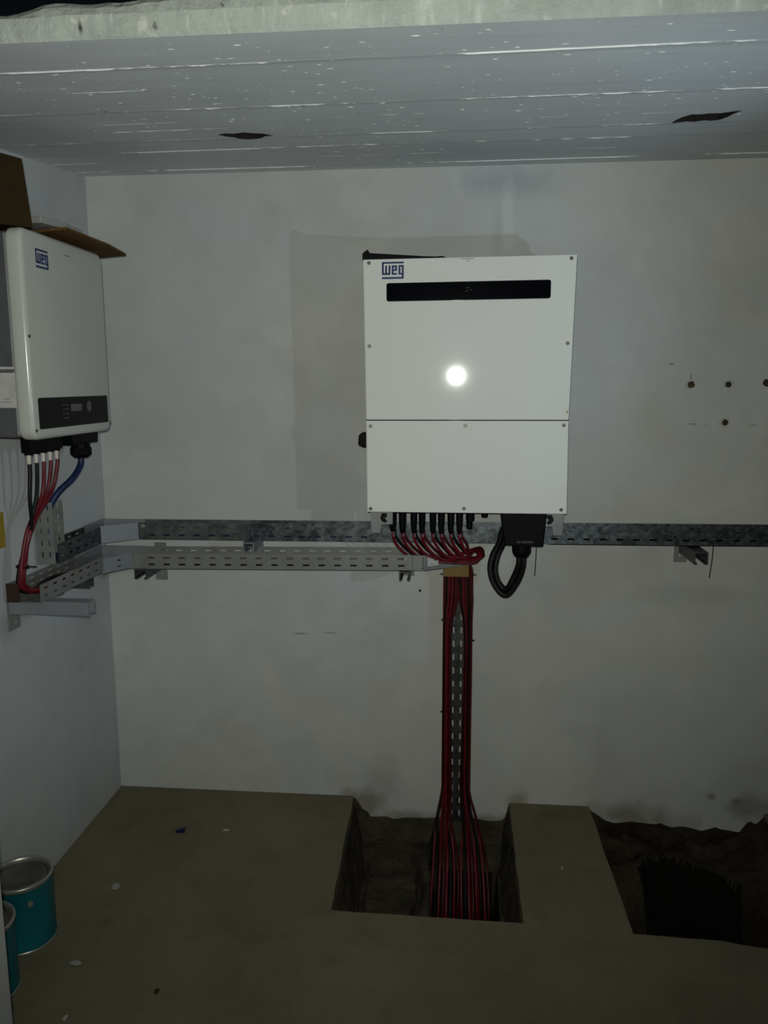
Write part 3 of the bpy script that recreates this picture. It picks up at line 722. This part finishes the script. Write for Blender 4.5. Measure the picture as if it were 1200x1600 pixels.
# ---------------------------------------------------------------- red and black pv cables of the large inverter
RC = .0047
GC = 'cables of the large inverter'
ords = ['first', 'second', 'third', 'fourth', 'fifth', 'sixth', 'seventh', 'eighth']
def chan(k, layer):
    """x of cable k (0..7) inside the channel, left bundle for 0-3 and right bundle for 4-7"""
    return (-.0375+.0058*k if k < 4 else .0305+.0058*(k-4))+(.0029 if layer else 0)
flare_y = lambda k: -.20-.02*(k % 4)
for i, x in enumerate(CX):
    for layer in (0, 1):
        k = (7-i)
        cx = chan(i, layer); cy = -.052+.013*((layer+(i in (0, 3, 4, 6, 7))) % 2)
        if layer: x_s, y_s, zb = x+.006, -.192, .990
        else: x_s, y_s, zb = x, -.20, .984
        drop = .884+.003*(i % 3)
        xm = .060+.004*(i % 4)+.004*layer; zz = .868+.0045*i*.8
        gx = (-.036+.0118*i if i < 4 else .0125+.0118*(i-4))+.0055*layer
        pts = [(x_s, y_s, zb), (x_s+.001, y_s, zb-.016), (x_s+.010+.008*layer, y_s+.01, .945), (min(x_s+.035+.012*layer, .035), y_s+.022, .915-.0006*i), (min(x_s+.07, .042), y_s+.035, .893+.002*(i % 3))]
        if x_s < -.05: pts.append((.000, -.150+.006*(i % 3), .880+.004*(i % 4)))
        pts += [(xm, -.135+.012*layer, .880+.005*(i % 4)), (xm+.008, -.115+.01*layer, .898+.005*((i+layer) % 3)), (xm-.006, -.085+.008*layer, .905+.003*(i % 4)), (cx*.6+.012, -.065+.006*layer, .880), (gx*.9, cy, .835)]
        mid = .007*(1 if i == 3 else -1 if i == 4 else 0)
        pts += [(gx, cy, .74), (gx*.5+cx*.5, cy, .69), (cx, cy, .62), (cx+.0015*math.sin(i*2.1), cy, .45), (cx+mid*.4, cy, .25), (cx+mid, cy-.004, .08)]
        fx = -.066+.0235*i
        pts += [(cx*.6+fx*.5, cy-.03, -.03), (fx+.0125*layer, -.13+.012*layer+.01*(i % 3), -.16), (fx*1.1+.0125*layer, -.20-.012*(i % 3)+.012*layer, -.32), (fx*1.2, -.21, -.60)]
        bm = BM(); tube(bm, pts, RC, 8, 7)
        nm = ords[i]
        if layer == 0:
            o = tag(obj('solar_cable', bm, m_red, smooth=True), 'red cable from the %s connector from the left under the large inverter' % nm, 'cable', GC)
            bm = BM(); cyl(bm, (x, -.20, zb+.0005), (x+.001, -.20, zb-.0135), .0044, .0044, 12); m_ = obj('cable_marker', bm, m_ferrule, o)
        else:
            dark = m_dred if i % 2 else m_blk_cable
            tag(obj('solar_cable', bm, dark, smooth=True), '%s cable behind the red one at the %s connector of the large inverter' % ('dark red' if i % 2 else 'black', nm), 'cable', GC)

# ---------------------------------------------------------------- smaller inverter on the left wall
XF = -.998
iv = thing('solar_inverter', 'smaller white inverter with rounded cover hanging on the side wall, left edge', 'inverter', (-1.09, -.57, 1.303))
bm = box(BM(), (XC+.012, -.772, 1.309), (-1.040, -.372, 1.785)); bd = obj('body', bm, m_grayalu, iv, bevel=.006)
bm = box(BM(), (XC, -.70, 1.36), (XC+.012, -.44, 1.74)); obj('wall_plate', bm, m_bracket_gray, iv)
# rounded cover
bm = BM(); pts = [(y, z) for y, z in rrect(-.785, -.355, 1.303, 1.793, .028, 6)]
prism(bm, [(-1.040, y, z) for y, z in pts], (.042, 0, 0))
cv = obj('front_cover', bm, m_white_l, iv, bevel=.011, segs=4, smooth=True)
for y, z in ((-.773, 1.326), (-.366, 1.327), (-.775, 1.546)): screw(cv, (XF-.0008, y, z), (1, 0, 0), .0045)
bm = prism(BM(), [(XF-.001, y, z) for y, z in rrect(-.758, -.378, 1.328, 1.403, .006)], (.0025, 0, 0)); pn = obj('display_panel', bm, m_panel, cv)
XB = XF+.0016
bm = box(BM(), (XB-.0004, -.598, 1.366), (XB+.0005, -.538, 1.384)); obj('screen', bm, m_lcd, pn)
bm = BM()
for k in range(4):
    box(bm, (XB-.0004, -.640, 1.349+k*.011), (XB+.0004, -.632, 1.3505+k*.011)); box(bm, (XB-.0004, -.622, 1.349+k*.011), (XB+.0004, -.616, 1.3515+k*.011))
obj('indicator_marks', bm, m_ink_w, pn)
bm = prism(BM(), [(XB-.0004, y, z) for y, z in rrect(-.508, -.484, 1.362, 1.390, .011)], (.0014, 0, 0)); obj('button', bm, m_lcd, pn)
logo(cv, (XF, -.722, 1.7525), (0, 1, 0), (0, 0, -1), (1, 0, 0), .058/417)
bm = box(BM(), (XF, -.580, 1.7570), (XF+.0004, -.550, 1.7585)); obj('small_print', bm, m_ink, cv)
bm = box(BM(), (-1.182, -.7728, 1.380), (-1.0385, -.7722, 1.462)); st = obj('side_label', bm, m_sticker, bd)
bm = box(BM(), (-1.182, -.7733, 1.465), (-1.0385, -.7722, 1.470)); box(bm, (-1.075, -.7732, 1.4000), (-1.060, -.7727, 1.4012)); box(bm, (-1.080, -.7732, 1.3930), (-1.060, -.7727, 1.3942)); obj('printed_lines', bm, m_ink, st)
bm = box(BM(), (-1.182, -.7732, 1.4705), (-1.0385, -.7722, 1.476)); obj('label_edge', bm, m_sticker, st)
bm = box(BM(), (-1.112, -.648, 1.262), (-1.088, -.478, 1.312))
for k in range(5): cyl(bm, (-1.10, -.635+.036*k, 1.266), (-1.10, -.635+.036*k, 1.255), .012, .010, 12)
obj('connector_block', bm, m_black, iv)
bm = hexa(BM(), [(-1.125, -.420, 1.262), (-1.085, -.420, 1.262), (-1.085, -.262, 1.262), (-1.125, -.262, 1.262), (-1.125, -.445, 1.312), (-1.085, -.445, 1.312), (-1.085, -.255, 1.312), (-1.125, -.255, 1.312)])
ob = obj('outlet_box', bm, m_black, iv, bevel=.003)
bm = BM(); cyl(bm, (-1.10, -.347, 1.264), (-1.10, -.347, 1.250), .027, .027, 12); cyl(bm, (-1.10, -.347, 1.252), (-1.10, -.347, 1.232), .031, .031, 10); cyl(bm, (-1.10, -.347, 1.232), (-1.10, -.347, 1.222), .030, .020, 16)
obj('cable_gland', bm, m_black, ob)

# its cables
names = [('black', m_blk_cable, 'nearest to the camera'), ('black', m_blk_cable, 'second from the near end'), ('red', m_red, 'in the middle'), ('red', m_red, 'second from the far end'), ('red', m_red, 'nearest to the room corner')]
for k in range(5):
    y0 = -.635+.036*k
    wb = -.012 if k < 2 else .004
    ye = -.650+.006*k
    pts = [(-1.10, y0, 1.258), (-1.10, y0, 1.215), (-1.104-.002*k, y0-(.003 if k < 2 else .012*(k-1)*.6), 1.14), (-1.115-.003*(k % 3), -.622-.003*k+.012*(k > 2), 1.06), (-1.135+wb, -.632+.009*((k+3) % 5)-.018, .98), (-1.148+.005*(k % 3)+wb, -.655+.009*((k+3) % 5), .92), (-1.150+.007*(k % 3)+wb, -.632+.006*((k+3) % 5), .888+.003*k)]
    zt_ = .874+.007*(k % 2)
    pts += [(-1.145+.012*(k % 4), -.585, zt_+.008), (-1.150+.013*(k % 4), -.50, zt_+.016), (-1.160+.014*(k % 4), -.36, zt_-.002), (-1.160+.013*(k % 4), -.22, zt_-.004), (-1.10+.008*k, -.13-.006*k, zt_-.008), (-.95, -.15+.008*k, .862+.007*(k % 2)), (-.50, -.15+.009*k, .866+.007*(k % 2)), (-.16, -.15+.009*k, .872+.006*(k % 2)), (-.04, -.10+.005*k, .880)]
    cx = -.034+.006*k if k < 3 else .034+.006*(k-3)
    pts += [(cx*.3, -.050, .855), (cx*.6, -.030, .79), (cx, -.027, .65), (cx, -.027, .35), (cx, -.03, .08), (cx+.02*(k-2), -.10, -.14), (cx*1.5+.02*(k-2), -.17, -.60)]
    nm, mt, wh = names[k]
    bm = BM(); tube(bm, pts, .0052, 8, 7)
    o = tag(obj('solar_cable', bm, mt, smooth=True), '%s cable below the smaller inverter, %s of its five' % (nm, wh), 'cable', 'cables of the smaller inverter')
    bm = BM(); cyl(bm, (-1.10, y0, 1.2545), (-1.10, y0, 1.232), .0056, .0056, 12); obj('cable_marker', bm, m_ferrule, o)
bm = BM(); tube(bm, [(-1.10, -.347, 1.235), (-1.102, -.352, 1.20), (-1.112, -.385, 1.165), (-1.138, -.420, 1.13), (-1.160, -.438, 1.085), (-1.165, -.440, 1.03), (-1.162, -.435, .950), (-1.160, -.36, .943), (-1.160, -.18, .943), (-1.135, -.11, .943), (-1.06, -.075, .943), (-.90, -.072, .943), (-.26, -.070, .945)], .0092, 12)
tag(obj('power_cable', bm, m_blue_cable, smooth=True), 'dark blue cable curving from the smaller inverter to the upright tray', 'cable')
# bundle tie
bm = BM(); lathe_r = .017
cyl(bm, (-1.139, -.636, .958), (-1.1385, -.636, .962), .017, .017, 14); cyl(bm, (-1.125, -.636, .960), (-1.103, -.631, .960), .002, .002, 6)
tag(obj('cable_tie', bm, m_black_mat), 'black cable tie around the red bundle above the side wall tray', 'cable tie')
for z_, s, x in ((.668, -1, -.043), (.350, -1, -.043), (.60, 1, .058)):
    bm = BM(); box(bm, (-.040 if s < 0 else .028, -.0605, z_-.0015), (-.014 if s < 0 else .055, -.0585, z_+.0015)); cyl(bm, (x+s*.004, -.0595, z_), (x-s*.004, -.0595, z_), .003, .003, 8)
    tag(obj('cable_tie', bm, m_black_mat), {.668: 'black tie on the left bundle high in the upright channel', .35: 'black tie on the left bundle halfway down the upright channel', .60: 'black tie on the right bundle of the upright channel'}[z_], 'cable tie')
# thin cord into the pit
bm = BM(); tube(bm, [(-.046, -.03, .03), (-.050, -.04, -.02), (-.066, -.045, -.09), (-.085, -.05, -.155), (-.09, -.08, -.21)], .0024, 6)
tag(obj('thin_cord', bm, m_blk_cable, smooth=True), 'thin black cord slanting into the pit left of the red cables', 'cord')

# ---------------------------------------------------------------- things on the smaller inverter
bm = BM()
b0, b1 = Vector((-1.055, -.800, 1.7955)), Vector((-.992, -.735, 1.7955)); dv_ = (b1-b0).normalized(); back_ = Vector((-dv_.y, dv_.x, 0))
b0 = b1-dv_*.24
hexa(bm, [b0, b1, b1+back_*.15, b0+back_*.15, b0+Vector((.035, -.035, .162)), b1+Vector((-.012, -.005, .152)), b1+back_*.15+Vector((-.010, .0, .152)), b0+back_*.15+Vector((.035, 0, .150))])
tag(obj('cardboard_box', bm, m_card_d, bevel=.002), 'dark brown cardboard box on top of the smaller inverter, cut by the frame', 'box')
bm = prism(BM(), [(-1.17, -.600, 1.795), (-1.00, -.640, 1.806), (-.962, -.630, 1.810), (-.958, -.40, 1.808), (-.974, -.245, 1.806), (-1.17, -.215, 1.797)], (0, 0, .006))
tag(obj('cardboard_sheet', bm, m_card), 'brown cardboard sheet lying on the smaller inverter and jutting past it', 'cardboard')
bm = prism(BM(), [(-1.16, -.66, 1.816), (-.995, -.69, 1.816), (-.978, -.60, 1.816), (-.982, -.50, 1.816), (-1.16, -.46, 1.816)], (0, 0, .016))
o = tag(obj('packing_foam', bm, m_foam, bevel=.003), 'off-white packing foam piece lying on the brown cardboard sheet', 'packing foam')
# yellow tape strip on the wall
bm = box(BM(), (XC, -.72, 1.008), (XC+.002, -.612, 1.102)); tag(obj('tape_strip', bm, m_yellow), 'yellow strip stuck on the side wall at the left edge', 'tape')

# ---------------------------------------------------------------- paint tins
def tin(label, c, earang, R_=.078, H_=.182):
    t = thing('paint_tin', label, 'paint tin', c, 'paint tins by the side wall')
    bm = BM(); rs = lathe(bm, [(R_*.97, .0), (R_, .004), (R_, .010), (R_*.985, .013), (R_*.985, H_-.012), (R_*.99, H_-.008)], c); bm.faces.new(rs[0][::-1])
    obj('body', bm, m_teal, t, smooth=True)
    bm = BM(); lathe(bm, [(R_*.985, H_-.010), (R_*1.02, H_-.006), (R_*1.025, H_), (R_*.99, H_+.003), (R_*.93, H_+.001), (R_*.91, H_-.006), (R_*.90, H_-.012)], c)
    obj('rim', bm, m_tin, t, smooth=True)
    bm = BM(); rs = lathe(bm, [(R_*1.0, .0), (R_*1.02, .002), (R_*1.02, .006), (R_*1.0, .008)], c); obj('bottom_rim', bm, m_tin, t, smooth=True)
    bm = BM(); rs = lathe(bm, [(R_*.91, H_-.010), (R_*.80, H_-.011), (R_*.78, H_-.005), (R_*.70, H_-.005), (R_*.66, H_-.009), (R_*.2, H_-.0095)], c); bm.faces.new(rs[-1]); obj('lid', bm, m_lid, t, smooth=True)
    a = math.radians(earang); p = Vector(c)+Vector((math.cos(a)*R_*.98, math.sin(a)*R_*.98, H_-.045)); n = Vector((math.cos(a), math.sin(a), 0))
    bm = BM(); cyl(bm, p, p+n*.004, .008, .007, 14); cyl(bm, p+n*.004, p+n*.009, .0035, .003, 10); obj('handle_boss', bm, m_tin, t)
tin('teal paint tin against the side wall, the farther and fuller seen one', (-1.117, -.795, 0), -46)
tin('teal paint tin half hidden by the door jamb at lower left', (-1.116, -.985, 0), -44, .080)

# ---------------------------------------------------------------- litter on the floor
def crumb(name, label, cat, p, s, mat, seed, flat=.5):
    bm = BM(); bmesh.ops.create_icosphere(bm, subdivisions=2, radius=1)
    for v in bm.verts:
        f = 1+.45*noise.noise(v.co*1.6+Vector((seed, 0, 0))); v.co = Vector((v.co.x*s[0]*f, v.co.y*s[1]*f, max(v.co.z, -.7)*s[2]*f))
    zm = min(v.co.z for v in bm.verts)
    for v in bm.verts: v.co += Vector((p[0], p[1], -zm))
    tag(obj(name, bm, mat), label, cat)
m_navy = simple('navy_plastic', (.01, .014, .06), .4)
m_crumb = simple('plaster_crumb', (.38, .37, .33), .8)
m_film = simple('clear_film', (.30, .30, .29), .25)
bm = BM(); hexa(bm, [(-.896, -.282, 0), (-.866, -.282, 0), (-.868, -.262, 0), (-.893, -.262, 0), (-.896, -.280, .008), (-.866, -.280, .016), (-.868, -.266, .015), (-.890, -.266, .006)])
tag(obj('plastic_clip', bm, m_navy, bevel=.001), 'small navy blue plastic clip on the floor near back wall', 'litter')
crumb('plaster_crumb', 'white plaster crumb on the floor to the right of the navy clip', 'litter', (-.736, -.256), (.011, .005, .003), m_crumb, 1)
crumb('plaster_crumb', 'pale plaster crumb on the floor strip between the two pits', 'litter', (.325, -.372), (.003, .010, .003), m_crumb, 5)
crumb('paper_scrap', 'crumpled pale scrap on the floor left, in front of the navy clip', 'litter', (-.968, -.574), (.013, .014, .005), m_film, 9)
crumb('paper_scrap', 'crumpled grey scrap on the floor to the right of the paint tins', 'litter', (-.938, -.881), (.016, .008, .005), m_film, 14)
crumb('mud_crumb', 'small dark crumb on the floor near the bottom of the photo', 'litter', (-.701, -.953), (.006, .008, .004), m_dirt2, 18)
crumb('plaster_crumb', 'pale green crumb on the floor at the bottom edge left', 'litter', (-.880, -1.050), (.005, .010, .003), m_crumb, 22)
# loose reddish roots and stones in the first pit
bm = BM(); tube(bm, [(-.29, -.03, -.155), (-.22, -.035, -.150), (-.15, -.03, -.165), (-.10, -.05, -.19)], .004, 6); 
tag(obj('buried_pipe', bm, simple('reddish_pipe', (.055, .022, .015), .8), smooth=True), 'thin reddish conduit crossing the earth at the back of the pit', 'conduit')
